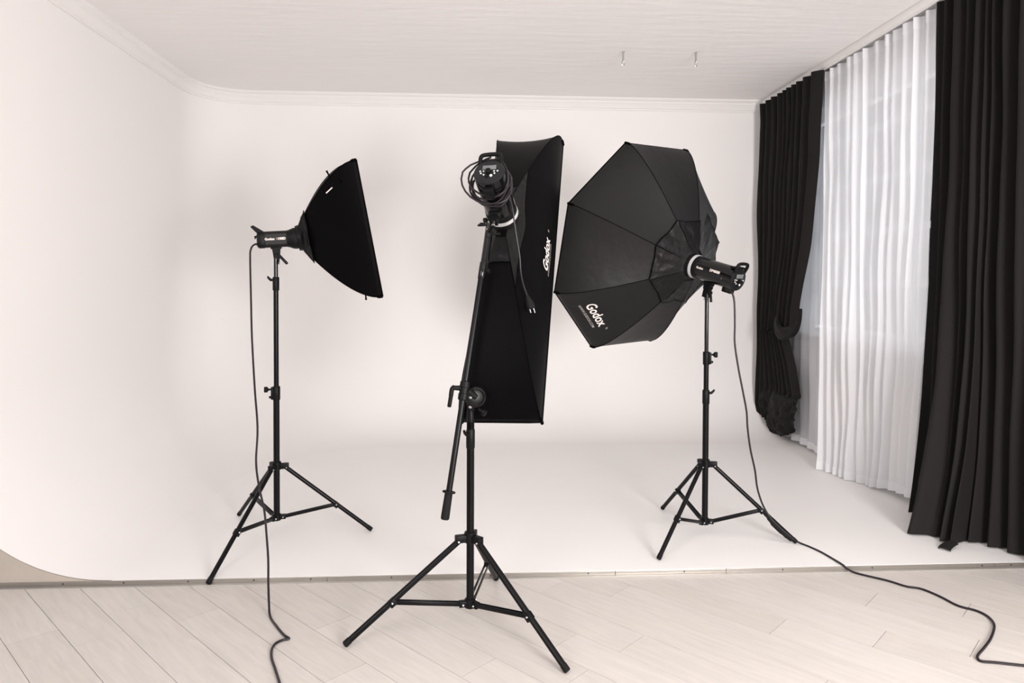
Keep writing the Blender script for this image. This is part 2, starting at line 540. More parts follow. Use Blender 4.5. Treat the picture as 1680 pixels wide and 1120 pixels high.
def curtain_panel(mb, topc, botc, z_top, z_bot, nz=46, n=8, mix=lambda t: t, edge=None, ns=1.0):
    T = spline([(x, y, 0) for y, x in topc], n)
    B = spline([(x, y, 0) for y, x in botc], n)
    m = len(T) - 1
    def fn(u, v):
        i = min(m, int(round(u * m)))
        w = mix(v)
        p = T[i].lerp(B[i], w)
        zb = z_bot(u) if callable(z_bot) else z_bot
        z = z_top + (zb - z_top) * v
        p = V((p.x, p.y, z))
        q = V((p.x * 2, p.y * 3.0, z * 0.9))
        k = 0.015 * ns * min(1, v * 4)
        p.x += noise.noise(q * 1.7) * k
        p.y += noise.noise(q * 1.7 + V((9, 3, 1))) * k
        return p
    mb.grid(fn, m, nz)
    return mb

# black curtain nearest the camera, its foot trailing onto the platform
bt = [(4.365, 2.945), (4.31, 3.00), (4.275, 2.935), (4.235, 3.02), (4.17, 2.925), (4.105, 3.02), (4.075, 2.935), (4.03, 3.02), (3.985, 2.925), (3.94, 3.02), (3.915, 2.935), (3.885, 3.01), (3.858, 2.93), (3.825, 3.02), (3.76, 2.92), (3.695, 3.02), (3.63, 2.915), (3.56, 3.02), (3.48, 2.915), (3.40, 3.02), (3.30, 2.92), (3.2, 3.01), (3.1, 2.92)]
bb = [(4.36, 2.80), (4.34, 2.90), (4.29, 2.83), (4.20, 2.93), (4.00, 2.565), (3.955, 2.66), (3.925, 2.715), (3.97, 2.83), (3.865, 2.68), (3.855, 2.76), (3.80, 2.70), (3.87, 2.88), (3.83, 2.83), (3.82, 2.94), (3.76, 2.89), (3.73, 2.99), (3.67, 2.93), (3.6, 3.03), (3.5, 2.93), (3.42, 3.03), (3.32, 2.93), (3.2, 3.01), (3.1, 2.93)]
t = thing('blackout_curtain', 'full length black curtain hanging nearest the camera, its hem trailing over the white platform', 'curtain', (2.93, 3.9, ZP), group='black curtains at the window')
mb = curtain_panel(MB(), bt, bb, 3.29, 0.034, mix=lambda v: 0.22 * v + 0.78 * v ** 4.0, nz=60, n=10)
mb.build('drape', 'black_cloth', t, off=(2.93, 3.9, ZP), angle=80, fix=False)
tail = spline([(2.70, 3.79, 0.05), (2.66, 3.775, 0.040), (2.63, 3.755, 0.032), (2.615, 3.735, 0.030)], 6)
mb = MB()
mb.grid(lambda u, v: tail[min(len(tail) - 1, int(round(u * (len(tail) - 1))))] + V((0.02 * (v - .5) * 2, -0.025 * (v - .5) * 2, 0.012 * math.sin(v * PI))), len(tail) - 1, 6)
mb.build('trailing_hem', 'black_cloth', t, off=(2.93, 3.9, ZP), angle=80, fix=False)

# black curtain in the far corner, looped up and bunched at its foot
LE = [(0.0, 6.86), (0.10, 6.88), (0.30, 6.97), (0.645, 6.985), (1.76, 6.955), (2.5, 6.965), (3.1, 6.91), (3.29, 6.93)]
RE = [(0.0, 6.14), (0.44, 6.14), (0.496, 6.083), (0.75, 6.16), (1.0, 6.29), (1.03, 6.27), (1.06, 6.124), (1.15, 6.085), (1.404, 6.025), (1.825, 5.941), (2.59, 5.832), (3.29, 5.788)]
ridge = [6.925, 6.87, 6.80, 6.72, 6.665, 6.61, 6.545, 6.48, 6.435, 6.39, 6.345, 6.30, 6.25, 6.20, 6.15, 6.10, 6.02, 5.94, 5.87, 5.795]
ru = [(6.925 - y) / (6.925 - 5.795) for y in ridge]
FP = spline([(u_, (0.038 if i % 2 else -0.038) * random.uniform(0.75, 1.1), 0) for i, u_ in enumerate(ru)], 8)
t = thing('blackout_curtain', 'black curtain in the far corner, looped up at the side and bunched at its foot', 'curtain', (2.93, 6.4, 0.1), group='black curtains at the window')
OFF = (2.93, 6.4, 0.1)
def far_fn(u, v):
    fp = FP[min(len(FP) - 1, int(round(u * (len(FP) - 1))))]
    zb = interp([(0, 0.16), (0.3, 0.20), (0.42, 0.40), (0.5, 0.46), (1, 0.475)], fp.x)
    z = 3.29 + (zb - 3.29) * v
    uu = min(1, max(0, fp.x))
    L_, R_ = interp(LE, z), interp(RE, z)
    y = L_ + (R_ - L_) * uu
    x = 2.902 + fp.y * (1 - 0.35 * v) - 0.05 * uu * math.exp(-((z - 1.2) / 0.5) ** 2)
    q = V((uu * 3, z * 0.8, 3))
    return V((x + noise.noise(q * 2) * 0.02 * min(1, v * 4), y + noise.noise(q * 2 + V((5, 5, 5))) * 0.012 * math.sin(PI * uu), z))
MB().grid(far_fn, len(FP) - 1, 110).build('drape', 'black_cloth', t, off=OFF, angle=80, fix=False)
# loop of cloth caught up at the side
def roll(path, r0, r1, seed, n=20, fold=0.18):
    P_ = spline(path, 8)
    mb = MB(); m = len(P_)
    vs = []
    for i, p in enumerate(P_):
        s = i / (m - 1)
        tdir = (P_[min(i + 1, m - 1)] - P_[max(i - 1, 0)]).normalized()
        a = V((1, 0, 0)); a = (a - tdir * a.dot(tdir)).normalized(); b = tdir.cross(a)
        rr = (r0 + (r1 - r0) * s) * (0.35 + 0.65 * math.sin(PI * min(1, max(0, 0.12 + 0.8 * s))))
        for k in range(n):
            th = 2 * PI * k / n
            q = rr * (1 + fold * math.sin(3 * th + seed + 2 * s) + fold * 0.6 * math.sin(5 * th - 3 * s + seed * 2))
            vs.append(p + (a * math.cos(th) * 0.8 + b * math.sin(th)) * q)
    fs = [[i * n + k, i * n + (k + 1) % n, (i + 1) * n + (k + 1) % n, (i + 1) * n + k] for i in range(m - 1) for k in range(n)]
    fs += [list(range(n))[::-1], [(m - 1) * n + k for k in range(n)]]
    return mb.add(vs, fs)
roll([(2.875, 6.45, 1.22), (2.845, 6.41, 1.14), (2.832, 6.34, 1.070), (2.84, 6.25, 1.045), (2.865, 6.165, 1.075), (2.885, 6.13, 1.16), (2.905, 6.13, 1.28)], 0.045, 0.060, 1.0).build('swag', 'black_cloth', t, off=OFF, angle=80)
MB().tube(spline([(2.875, 6.44, 1.20), (2.845, 6.42, 1.16), (2.85, 6.415, 1.11), (2.88, 6.42, 1.08)], 6), 0.016, 10).build('tieback', 'black_cloth', t, off=OFF)
# under layer below the shorter front hem, crumpled
def bunch(u, v):
    y = 6.87 + (6.14 - 6.87) * u
    low = interp([(6.13, 0.20), (6.3, 0.115), (6.5, 0.055), (6.7, 0.065), (6.88, 0.13)], y)
    z = 0.50 + (low - 0.50) * v
    q = V((u * 4.0, v * 3.2, 1.3))
    d = noise.noise(q) * 0.045 + noise.noise(q * 2.3) * 0.026 + noise.noise(q * 4.7) * 0.012
    x = 2.915 - 0.06 * math.sin(PI * min(1, v * 1.05)) * (0.5 + 0.8 * u * (1 - u) * 2) + d * min(1, v * 3)
    x -= 0.03 * math.sin(u * 17 + 4 * v) * v * (1 - v * .4)
    z2 = z + noise.noise(q * 1.5 + V((4, 4, 4))) * 0.03 * min(1, v * 2) * (1 - v)
    y2 = y + noise.noise(q * 1.7 + V((1, 7, 2))) * 0.03 * math.sin(PI * v)
    return V((x, y2, z2))
MB().grid(bunch, 60, 30).build('bunched_hem', 'black_cloth', t, off=OFF, angle=80, fix=False)

# white sheers
def sheer_curtain(label, ty, by, zb, z_t, x_t, amp, seed, off, cloth='sheer'):
    rnd = random.Random(seed)
    t = thing('sheer_curtain', label, 'curtain', off, group='white sheer curtains')
    tops, bots = [], []
    m = len(ty)
    for i in range(m):
        tops.append((ty[i], x_t + (amp if i % 2 else -amp) * rnd.uniform(0.35, 1.15)))
        y_, x_ = by(i / (m - 1))
        bots.append((y_, x_ + (amp if i % 2 else -amp) * rnd.uniform(0.3, 1.5)))
    zf = zb
    mb = curtain_panel(MB(), tops, bots, z_t, zf, mix=lambda v: 0.3 * v + 0.7 * v ** 3, nz=40, n=8, ns=1.2)
    main = mb.build('voile', cloth, t, off=off, angle=80, fix=False)
    # hem band and heading tape: the doubled cloth at foot and head
    nu = (m - 1) * 8 + 1
    for nm, r0, r1 in (('heading_tape', 0, 1), ('hem', 39, 40)):
        vs = [mb.v[r * nu + i] for r in (r0, r1) for i in range(nu)]
        if nm == 'hem':
            vs[:nu] = [tuple(V(vs[nu + i]).lerp(V(vs[i]), 0.75)) for i in range(nu)]
        vs = [(x - 0.003, y, z) for x, y, z in vs]
        fs = [[i, i + 1, nu + i + 1, nu + i] for i in range(nu - 1)]
        MB().add(vs, fs).build(nm, 'sheer_hem', t, off=off, angle=80, fix=False)
    return t
near_ty = [5.83, 5.80, 5.73, 5.70, 5.61, 5.575, 5.45, 5.40, 5.365, 5.27, 5.24, 5.20, 5.08, 5.04, 4.94, 4.91, 4.86, 4.76, 4.73, 4.64, 4.61, 4.58, 4.49, 4.46, 4.39]
hem_near = [(0.0, 5.43, 2.77), (0.16, 5.27, 2.80), (0.33, 5.12, 2.84), (0.5, 4.97, 2.885), (0.7, 4.80, 2.92), (0.85, 4.62, 2.92), (1.0, 4.42, 2.90)]
sheer_curtain('white sheer curtain hung across the window, nearer and wider of the two sheers', near_ty,
              lambda s: (interp([(a, b) for a, b, c in hem_near], s), interp([(a, c) for a, b, c in hem_near], s)),
              lambda u: interp([(0, 0.03), (0.5, 0.03), (0.8, 0.07), (1, 0.09)], u), 3.285, 2.985, 0.030, 3, (2.96, 5.1, ZP))
far_ty = [6.60, 6.52, 6.44, 6.36, 6.28, 6.20, 6.12, 6.05, 5.98, 5.93, 5.88]
sheer_curtain('narrow white sheer curtain showing between the far black curtain and the wide sheer', far_ty,
              lambda s: (6.55 + (5.72 - 6.55) * s, 3.01 - 0.05 * s), lambda u: 0.05, 3.28, 3.035, 0.020, 5, (2.98, 6.2, ZP), 'sheer_thin')

# ------------------------------------------------------------------ light stands
def frame_to(d, up=(0, 0, 1)):
    d = V(d).normalized(); u = V(up)
    s = u.cross(d)
    if s.length < 1e-4: s = V((1, 0, 0))
    s.normalize()
    return d, s, d.cross(s)

def light_stand(label, cx, cy, zb, feet, hub, spider, tubes, collars, leg_r, brace_f, rivet='chrome'):
    off = (cx, cy, zb)
    t = thing('light_stand', label, 'light stand', off, group='black tripod light stands')
    P_ = lambda n, mb, m, par=t, **k: mb.build(n, m, par, off=off, **k)
    for i, (z0, z1, r) in enumerate(tubes):
        P_(['column', 'middle_tube', 'upper_tube', 'spigot'][i], MB().lathe([(z0 - zb, r), (z1 - zb, r)], (cx, cy, zb), (0, 0, 1), 20), 'black_metal' if i < 2 else 'black_gloss')
    # upper spider: sleeve with three lugs
    sp = MB().lathe([(-0.022, leg_r + 0.009), (-0.02, leg_r + 0.013), (0.022, leg_r + 0.013), (0.025, leg_r + 0.010)], (cx, cy, spider), (0, 0, 1), 20)
    spider_o = P_('spider', sp, 'black_plastic')
    lo = P_('hub', MB().lathe([(-0.02, leg_r + 0.006), (-0.018, leg_r + 0.011), (0.016, leg_r + 0.011), (0.019, leg_r + 0.008)], (cx, cy, hub), (0, 0, 1), 20), 'black_plastic')
    for fx, fy, fz in feet:
        h = V((fx - cx, fy - cy, 0)).normalized()
        side = V((-h.y, h.x, 0))
        a = V((cx, cy, spider - 0.008)) + h * 0.047
        f = V((fx, fy, fz))
        d = (f - a).normalized()
        # tip rests on the ground
        f = f - d * 0.0 + V((0, 0, leg_r * 0.75))
        mtx = Matrix((h, side, V((0, 0, 1)))).transposed().to_4x4()
        P_('lug', MB().box(V((cx, cy, spider - 0.002)) + h * 0.042, (0.05, 0.030, 0.032), mtx, bev=0.004), 'black_plastic', spider_o)
        P_('leg', MB().tube([a, a.lerp(f, 0.985)], leg_r, 14), 'black_metal')
        P_('foot_cap', MB().tube([a.lerp(f, 0.955), a.lerp(f, 0.995), f], [leg_r + 0.0012, leg_r + 0.0012, leg_r * 0.85], 14), 'rubber')
        j = a.lerp(f, brace_f)
        hb = V((cx, cy, hub)) + h * 0.035
        P_('lug', MB().box(V((cx, cy, hub)) + h * 0.030, (0.04, 0.026, 0.026), mtx, bev=0.003), 'black_plastic', lo)
        for s in (-1, 1):
            o1 = side * (s * 0.0085)
            br = MB()
            bd, bs, bu = frame_to((j + o1) - (hb + o1))
            m3 = Matrix((bd, bs, bu)).transposed().to_4x4()
            br.box((hb + j) / 2 + o1, ((j - hb).length + 0.012, 0.005, 0.017), m3, bev=0.0015)
            P_('brace', br, 'black_metal')
        ld, ls, lu = frame_to(d)
        m4 = Matrix((ld, ls, lu)).transposed().to_4x4()
        P_('brace_bracket', MB().box(j - lu * 0.004, (0.034, 0.029, 0.030), m4, bev=0.004), 'black_plastic')
        for q, par in ((V((cx, cy, spider - 0.010)) + h * 0.055, spider_o), (hb, lo), (j, t)):
            for s in (-1, 1):
                P_('rivet', MB().lathe([(0, 0.0048), (0.003, 0.0036)], q + side * s * 0.0165, side * s, 10), rivet, par)
    for z0, z1, r, kd, kind in collars:
        kd = V(kd).normalized()
        zm = (z0 + z1) / 2
        c = MB().lathe([(z0 - zm, r - 0.002), (z0 - zm + 0.004, r), (z1 - zm - 0.004, r), (z1 - zm, r - 0.002)], (cx, cy, zm), (0, 0, 1), 20)
        co = P_('collar', c, 'black_plastic')
        zk = z0 + (z1 - z0) * 0.78
        b = V((cx, cy, zk))
        if kind == 'knob':
            P_('clamp_block', MB().box(V((cx, cy, zm)) + kd * (r + 0.001), (0.016, 0.016, (z1 - z0) * 0.9), Matrix.Rotation(math.atan2(kd.y, kd.x), 4, 'Z'), bev=0.002), 'black_plastic', co)
            P_('knob', MB().lathe([(0, 0.0055), (r * 0.9, 0.0055), (r * 0.9 + 0.004, 0.010), (r * 0.9 + 0.008, 0.0165), (r * 0.9 + 0.024, 0.0165), (r * 0.9 + 0.026, 0.014)], b + kd * r, kd, 14), 'black_plastic', co)
            P_('hinge_bolt', MB().lathe([(0, 0.007), (0.013, 0.007), (0.015, 0.005)], V((cx, cy, z0 + (z1 - z0) * 0.22)) + kd * (r + 0.004), kd, 10), 'black_plastic', co)
        else:
            P_('wing_lever', MB().tube([b + kd * (r - 0.004), b + kd * (r + 0.010), b + kd * (r + 0.022) + V((0, 0, 0.010)), b + kd * (r + 0.028) + V((0, 0, 0.020))], [0.007, 0.008, 0.007, 0.005], 10), 'black_plastic', co)
    return t

def ring_feet(cx, cy, th, rad, zs_):
    return [(cx + rad * math.cos(th - i * 2 * PI / 3), cy + rad * math.sin(th - i * 2 * PI / 3), zs_[i]) for i in range(3)]

fL = ring_feet(-1.115, 4.106, 4.368, 0.535, [0.0, ZP, ZP])
fL[0] = (-1.297, 3.540, 0.0)
light_stand('black tripod stand under the small rectangular softbox, one leg off the platform edge', -1.115, 4.106, ZP, fL, 0.150, 0.445,
            [(0.14, 0.87, 0.0175), (0.80, 1.50, 0.0140), (1.45, 1.64, 0.0115)],
            [(0.824, 0.903, 0.0215, (-1, -0.25, 0), 'knob'), (1.451, 1.528, 0.0185, (-1, 0.0, 0), 'wing')], 0.0122, 0.585)
fR = ring_feet(1.362, 4.024, 3.899, 0.503, [ZP, ZP, ZP])
light_stand('black tripod stand under the big octagonal softbox, a cable taped along one leg', 1.362, 4.024, ZP, fR, 0.115, 0.452,
            [(0.10, 0.85, 0.0175), (0.80, 1.06, 0.0145), (1.03, 1.44, 0.0115)],
            [(0.80, 0.882, 0.0205, (1, -0.1, 0), 'wing'), (1.028, 1.104, 0.0195, (1, -0.25, 0), 'knob')], 0.0122, 0.585)
fM = ring_feet(-0.003, 3.043, 3.398, 0.533, [0, 0, 0])
fM[1] = (fM[1][0] - 0.01, 3.530, 0.0)
light_stand('heavy black tripod stand in front of the platform carrying the slanted boom arm', -0.003, 3.043, 0.0, fM, 0.112, 0.398,
            [(0.09, 0.90, 0.0165), (0.86, 0.955, 0.0145)],
            [(0.784, 0.868, 0.0190, (-0.6, -0.8, 0), 'wing'), (0.868, 0.950, 0.0165, (0.3, 0.9, 0), 'wing')], 0.0130, 0.60)

# ------------------------------------------------------------------ boom arm
B0 = V((-0.10645, 2.9075, 0.53392)); B1 = V((0.07151, 3.1198, 1.7196))
boom = thing('boom_arm', 'slanted black boom arm with rubber grip clamped to the front tripod stand', 'boom arm', (-0.03, 3.0, 1.0))
BO = (-0.03, 3.0, 1.0)
bl = (B1 - B0).length; bd = (B1 - B0).normalized()
bp = lambda n, mb, m, par=boom, **k: mb.build(n, m, par, off=BO, **k)
bp('outer_tube', MB().tube([B0 + bd * 0.02, B0 + bd * bl * 0.83], 0.0128, 18), 'black_metal')
bp('sleeve', MB().lathe([(0, 0.0135), (0.003, 0.0155), (0.072, 0.0155), (0.076, 0.013)], B0 + bd * bl * 0.828, bd, 18), 'black_gloss')
bp('inner_tube', MB().tube([B0 + bd * bl * 0.80, B1], 0.0098, 16), 'black_gloss')
grip = bp('grip', MB().lathe([(0, 0.014), (0.004, 0.0175), (0.012, 0.018), (0.105, 0.0165), (0.110, 0.015)], B0 - bd * 0.012, bd, 20), 'rubber')
tor = []
bd_, bs_, bu_ = frame_to(bd)
g0 = B0 + bd * 0.100
bp('guard_ring', MB().tube([g0 + (bs_ * math.cos(2 * PI * i / 24) + bu_ * math.sin(2 * PI * i / 24)) * 0.0235 for i in range(25)], 0.0045, 8, cap=False), 'rubber', grip)
bp('guard_disc', MB().lathe([(-0.002, 0.022), (0.002, 0.022)], g0, bd, 24), 'rubber', grip)
cp = B0 + bd * (bl * 0.428)
clampo = bp('clamp', MB().lathe([(-0.042, 0.017), (-0.038, 0.0215), (-0.014, 0.0225), (-0.012, 0.020), (0.012, 0.020), (0.014, 0.0225), (0.038, 0.0215), (0.042, 0.017)], cp, bd, 20), 'black_plastic')
hp = cp + V((-0.020, -0.006, 0.012))
bp('lever_pivot', MB().tube([cp + V((-0.012, 0, 0.006)), hp, hp + V((-0.022, -0.006, 0.002))], [0.010, 0.011, 0.010], 12), 'black_plastic', clampo)
bp('lever', MB().tube(spline([hp + V((-0.020, -0.006, 0.004)), hp + V((-0.031, -0.010, -0.004)), hp + V((-0.036, -0.012, -0.035)), hp + V((-0.043, -0.013, -0.078))], 5), [0.011, 0.012, 0.012, 0.011, 0.0105] + [0.010] * 5 + [0.009] * 5 + [0.0075], 12), 'black_plastic', clampo)
pv = V((0.018, 3.020, 1.010))
bp('swivel_plate', MB().lathe([(-0.012, 0.040), (-0.010, 0.044), (0.010, 0.044), (0.012, 0.040)], pv, (0.25, -1, 0.1), 36), 'black_metal')
arc_ = []
sa, ss_, su = frame_to((0.25, -1, 0.1))
bp('swivel_rim', MB().tube([pv + sa * 0.014 + (ss_ * math.cos(a_) + su * math.sin(a_)) * 0.036 for a_ in [R(-70 + 10 * i) for i in range(19)]], 0.0045, 8), 'black_gloss')
bp('swivel_bracket', MB().box((-0.004, 3.030, 0.990), (0.030, 0.026, 0.075), bev=0.004), 'black_plastic')
bp('swivel_arm', MB().tube([cp + V((0.012, 0.004, 0)), pv], 0.017, 14), 'black_plastic')
for z in (1.013, 0.970):
    bp('bolt', MB().lathe([(0, 0.0075), (0.004, 0.0075), (0.006, 0.005)], (-0.004, 3.016 if z < 1 else 3.004, z), (0, -1, 0), 12), 'chrome')
bp('tension_knob', MB().lathe([(0, 0.006), (0.02, 0.006), (0.022, 0.013), (0.036, 0.014), (0.038, 0.011)], pv + V((0.014, -0.004, -0.05)), (0.8, -0.4, -0.5), 14), 'black_plastic')
# joint at the top of the boom
jt = bp('tip_joint', MB().lathe([(-0.022, 0.010), (-0.020, 0.0125), (0.008, 0.0125), (0.012, 0.009)], B1, bd, 16), 'black_gloss')
bp('tip_collar', MB().lathe([(0.011, 0.0085), (0.019, 0.0085)], B1, bd, 14), 'chrome', jt)
bp('spigot', MB().tube([B1, (0.080, 3.100, 1.738), (0.0885, 3.0855, 1.752)], 0.0095, 14), 'black_gloss')
bp('tip_knob', MB().tube([B1 + V((0.01, -0.004, -0.005)), B1 + V((0.034, -0.008, -0.006)), B1 + V((0.054, -0.010, -0.004))], [0.005, 0.006, 0.007], 10), 'black_plastic', jt)
bp('tip_wing', MB().tube([B1 + V((-0.004, -0.004, 0.035)), B1 + V((-0.030, -0.006, 0.036)), B1 + V((-0.046, -0.006, 0.030))], [0.006, 0.009, 0.003], 10), 'black_plastic', jt)
bp('sleeve_knob', MB().lathe([(0, 0.005), (0.022, 0.005), (0.024, 0.010), (0.036, 0.010)], B0 + bd * bl * 0.86, (0.9, -0.3, -0.1), 12), 'black_plastic')

# ------------------------------------------------------------------ frames for heads and softboxes
def head_frame(az, el, rl, pos):
    a = V((math.cos(az) * math.cos(el), math.sin(az) * math.cos(el), math.sin(el)))
    r = V((math.sin(az), -math.cos(az), 0)); u = r.cross(a)
    r2 = r * math.cos(rl) + u * math.sin(rl); u2 = -r * math.sin(rl) + u * math.cos(rl)
    # local X = axis, local Y = -r (left), local Z = up
    m = Matrix((a, -r2, u2)).transposed().to_4x4()
    m.translation = V(pos)
    return m

# ------------------------------------------------------------------ softboxes  (local: +X out of the mouth, -Y right, Z up, origin at the ring)
def softbox(name, label, mtx, corners, D, p, fabric, flap_to, cat='softbox', flare=None, flaps=None, ring='black_plastic', ring_r=1.0, bulge_s=None, lip=0.035, r0=0.075, piping_r=0.0022, group='black softboxes'):
    t = thing(name, label, cat, mtx=mtx, group=group)
    n = len(corners)
    C2 = [V((0, -x, y)) for x, y in corners]
    Dm = D - lip
    def rod(k, s):
        k %= n
        c = C2[k]
        dr = c.normalized() * r0
        g = 1 - (1 - s) ** p
        return V((0.012 + (Dm - 0.012) * s, 0, 0)) + dr + (c - dr) * g
    def panel(k, u, s, lift=0.0):
        a, b = rod(k, s), rod(k + 1, s)
        q = a.lerp(b, u)
        # cloth is pulled slightly inwards between the rods
        rad = V((0, q.y, q.z))
        q = q - rad * (0.05 * 4 * u * (1 - u) * math.sin(PI * min(1, s)) )
        if lift:
            q = q + rad.normalized() * lift - V((lift * 0.4, 0, 0))
        return q
    for k in range(n):
        mb = MB().grid(lambda u, v: panel(k, u, v), 12, 24)
        mb.build('fabric_panel', fabric, t, angle=60)
        mb = MB().grid(lambda u, v: C2[k].lerp(C2[(k + 1) % n], u) + V((Dm + lip * v, 0, 0)), 2, 2)
        mb.build('rim_band', fabric, t, angle=60)
        if piping_r:
            MB().tube([rod(k, 0.10 + 0.90 * i / 22) * 1.0 + V((0, C2[k].y, C2[k].z)).normalized() * 0.001 for i in range(23)], piping_r, 8).build('seam_piping', 'piping', t)
        # corner pocket at the rod end
        MB().tube([rod(k, 0.965), rod(k, 1.0), C2[k] * 1.004 + V((D, 0, 0))], [0.006, 0.009, 0.008], 8).build('corner_pocket', 'piping', t)
    # rim hem
    ringp = []
    for k in range(n):
        ringp += [C2[k].lerp(C2[(k + 1) % n], i / 6) + V((D, 0, 0)) for i in range(6)]
    ringp.append(ringp[0])
    MB().tube(ringp, 0.004, 8, cap=False).build('rim_piping', 'piping', t)
    MB().add([tuple(c * 0.985 + V((D - 0.03, 0, 0))) for c in C2], [list(range(n))]).build('diffuser', 'diffuser', t, smooth=False)
    # flap collar around the ring
    for k in range(n):
        fl = (flare or {}).get(k, 0.0)
        def ff(u, v, k=k, fl=fl):
            s = 0.02 + ((flaps or {}).get(k, flap_to) - 0.02) * v
            w = noise.noise(V((k * 3.1 + u * 2.6, v * 3.0, 1.0))) * 0.014 * math.sin(PI * u) + noise.noise(V((k * 5.1 + u * 6, v * 6, 4.0))) * 0.006
            # the outer edge of each flap falls lower at the seams
            return panel(k, -0.01 + 1.02 * u if fl else 0.02 + 0.96 * u, max(0.0, s), 0.010 + 0.006 * v + w * v + fl * v * v)
        MB().grid(ff, 14, 12).build('collar_flap', 'flap', t, angle=60)
        edge = [ff(i / 14, 1.0) for i in range(15)]
        MB().tube(edge, 0.0022, 6).build('flap_binding', 'piping', t)
    # speed ring: light metal annulus behind the cloth
    MB().lathe([(-0.008, 0.060), (-0.008, 0.071), (0.016, 0.076), (0.016, 0.060)], (0, 0, 0), (1, 0, 0), 40, closed=True).build('speed_ring', ring, t)
    return t, panel, rod

def print_on(panel, k, u0, s0, du, ds, s, size, t, name, material, lift=0.004, **kw):
    """lettering laid on panel k, text x runs along du (per metre in u), y along ds (per metre in s)"""
    return text_mesh(s, size, lambda x, y: panel(k, u0 + x * du, s0 + y * ds, lift), name, material, t, **kw)

# octagonal softbox
OR = 0.695
oct_c = [(OR * math.cos(k * PI / 4), OR * math.sin(k * PI / 4)) for k in range(8)]
oct_pos = V((1.3163, 4.1202, 1.6031))
oct_m = head_frame(R(124.28082692), R(15.20583724), R(204.62707316), oct_pos)
t8, pan8, rod8 = softbox('octagonal_softbox', 'large black octagonal softbox seen from behind, its mouth turned to the white wall', oct_m, oct_c, 0.471, 1.45, 'nylon_grey', 0.215,
                         flare={3: 0.045, 4: 0.05, 2: 0.01}, lip=0.03)
oe = 2 * OR * math.sin(PI / 8)
print_on(pan8, 0, 0.47, 0.755, 1 / oe, -1 / 0.62, 'Godox', 0.084, t8, 'logo_print', 'print', weight=0.0016, width=0.98)
print_on(pan8, 0, 0.45, 0.85, 1 / oe, -1 / 0.62, 'WWW.GODOX.COM', 0.025, t8, 'web_print', 'print_dim', weight=0.0003, width=0.95)
print_on(pan8, 0, 0.77, 0.735, 1 / oe, -1 / 0.62, '®', 0.022, t8, 'mark_print', 'print_dim')

# tall strip softbox
st_pos = V((0.142734, 3.266720, 1.809740))
st_m = head_frame(R(73.298), R(-34.672), R(2.4376), st_pos)
w_, h_ = 0.3622, 1.6947
ts, pans, rods = softbox('strip_softbox', 'tall narrow black strip softbox slung from the boom arm', st_m, [(w_ / 2, h_ / 2), (-w_ / 2, h_ / 2), (-w_ / 2, -h_ / 2), (w_ / 2, -h_ / 2)], 0.407, 2.0, 'nylon', 0.10, lip=0.03, flaps={3: 0.20, 0: 0.08})
print_on(pans, 3, 0.487, 0.73, 1 / h_, -1 / 0.36, 'Godox', 0.070, ts, 'logo_print', 'print', weight=0.0016, width=1.05)
print_on(pans, 3, 0.480, 0.83, 1 / h_, -1 / 0.36, 'WWW.GODOX.COM', 0.021, ts, 'web_print', 'print_dim', width=1.0)
print_on(pans, 3, 0.578, 0.73, 1 / h_, -1 / 0.36, '®', 0.022, ts, 'mark_print', 'print_dim')

# small rectangular softbox
sm_pos = V((-0.99574, 4.14037, 1.75234))
sm_m = head_frame(R(12), R(11.431), R(-7.32), sm_pos)
w_, h_ = 0.60, 0.757
tq, panq, rodq = softbox('rectangular_softbox', 'small black rectangular softbox seen side-on above the platform edge', sm_m, [(w_ / 2, h_ / 2), (-w_ / 2, h_ / 2), (-w_ / 2, -h_ / 2), (w_ / 2, -h_ / 2)], 0.3836, 1.65, 'nylon', 0.15, lip=0.02)
# little tie straps and a white tag on its seams
def strap(a, d, l, name='tie_strap', m='piping'):
    a = V(a); d = V(d).normalized()
    MB().tube([a, a + d * l * 0.6, a + d * l], [0.004, 0.0045, 0.006], 8).build(name, m, tq)
strap(rodq(0, 0.62), (-0.3, 0, 1), 0.035)
strap(panq(3, 0.93, 0.74, 0.004), (0.5, -0.1, -0.8), 0.03)
strap(rodq(3, 0.80), (-0.1, 0, -1), 0.028)
ta, tb = panq(3, 0.90, 0.53, 0.006), panq(3, 0.90, 0.63, 0.006)
MB().tube([ta, ta.lerp(tb, .5), tb], 0.0035, 8).build('white_tag', 'print', tq)

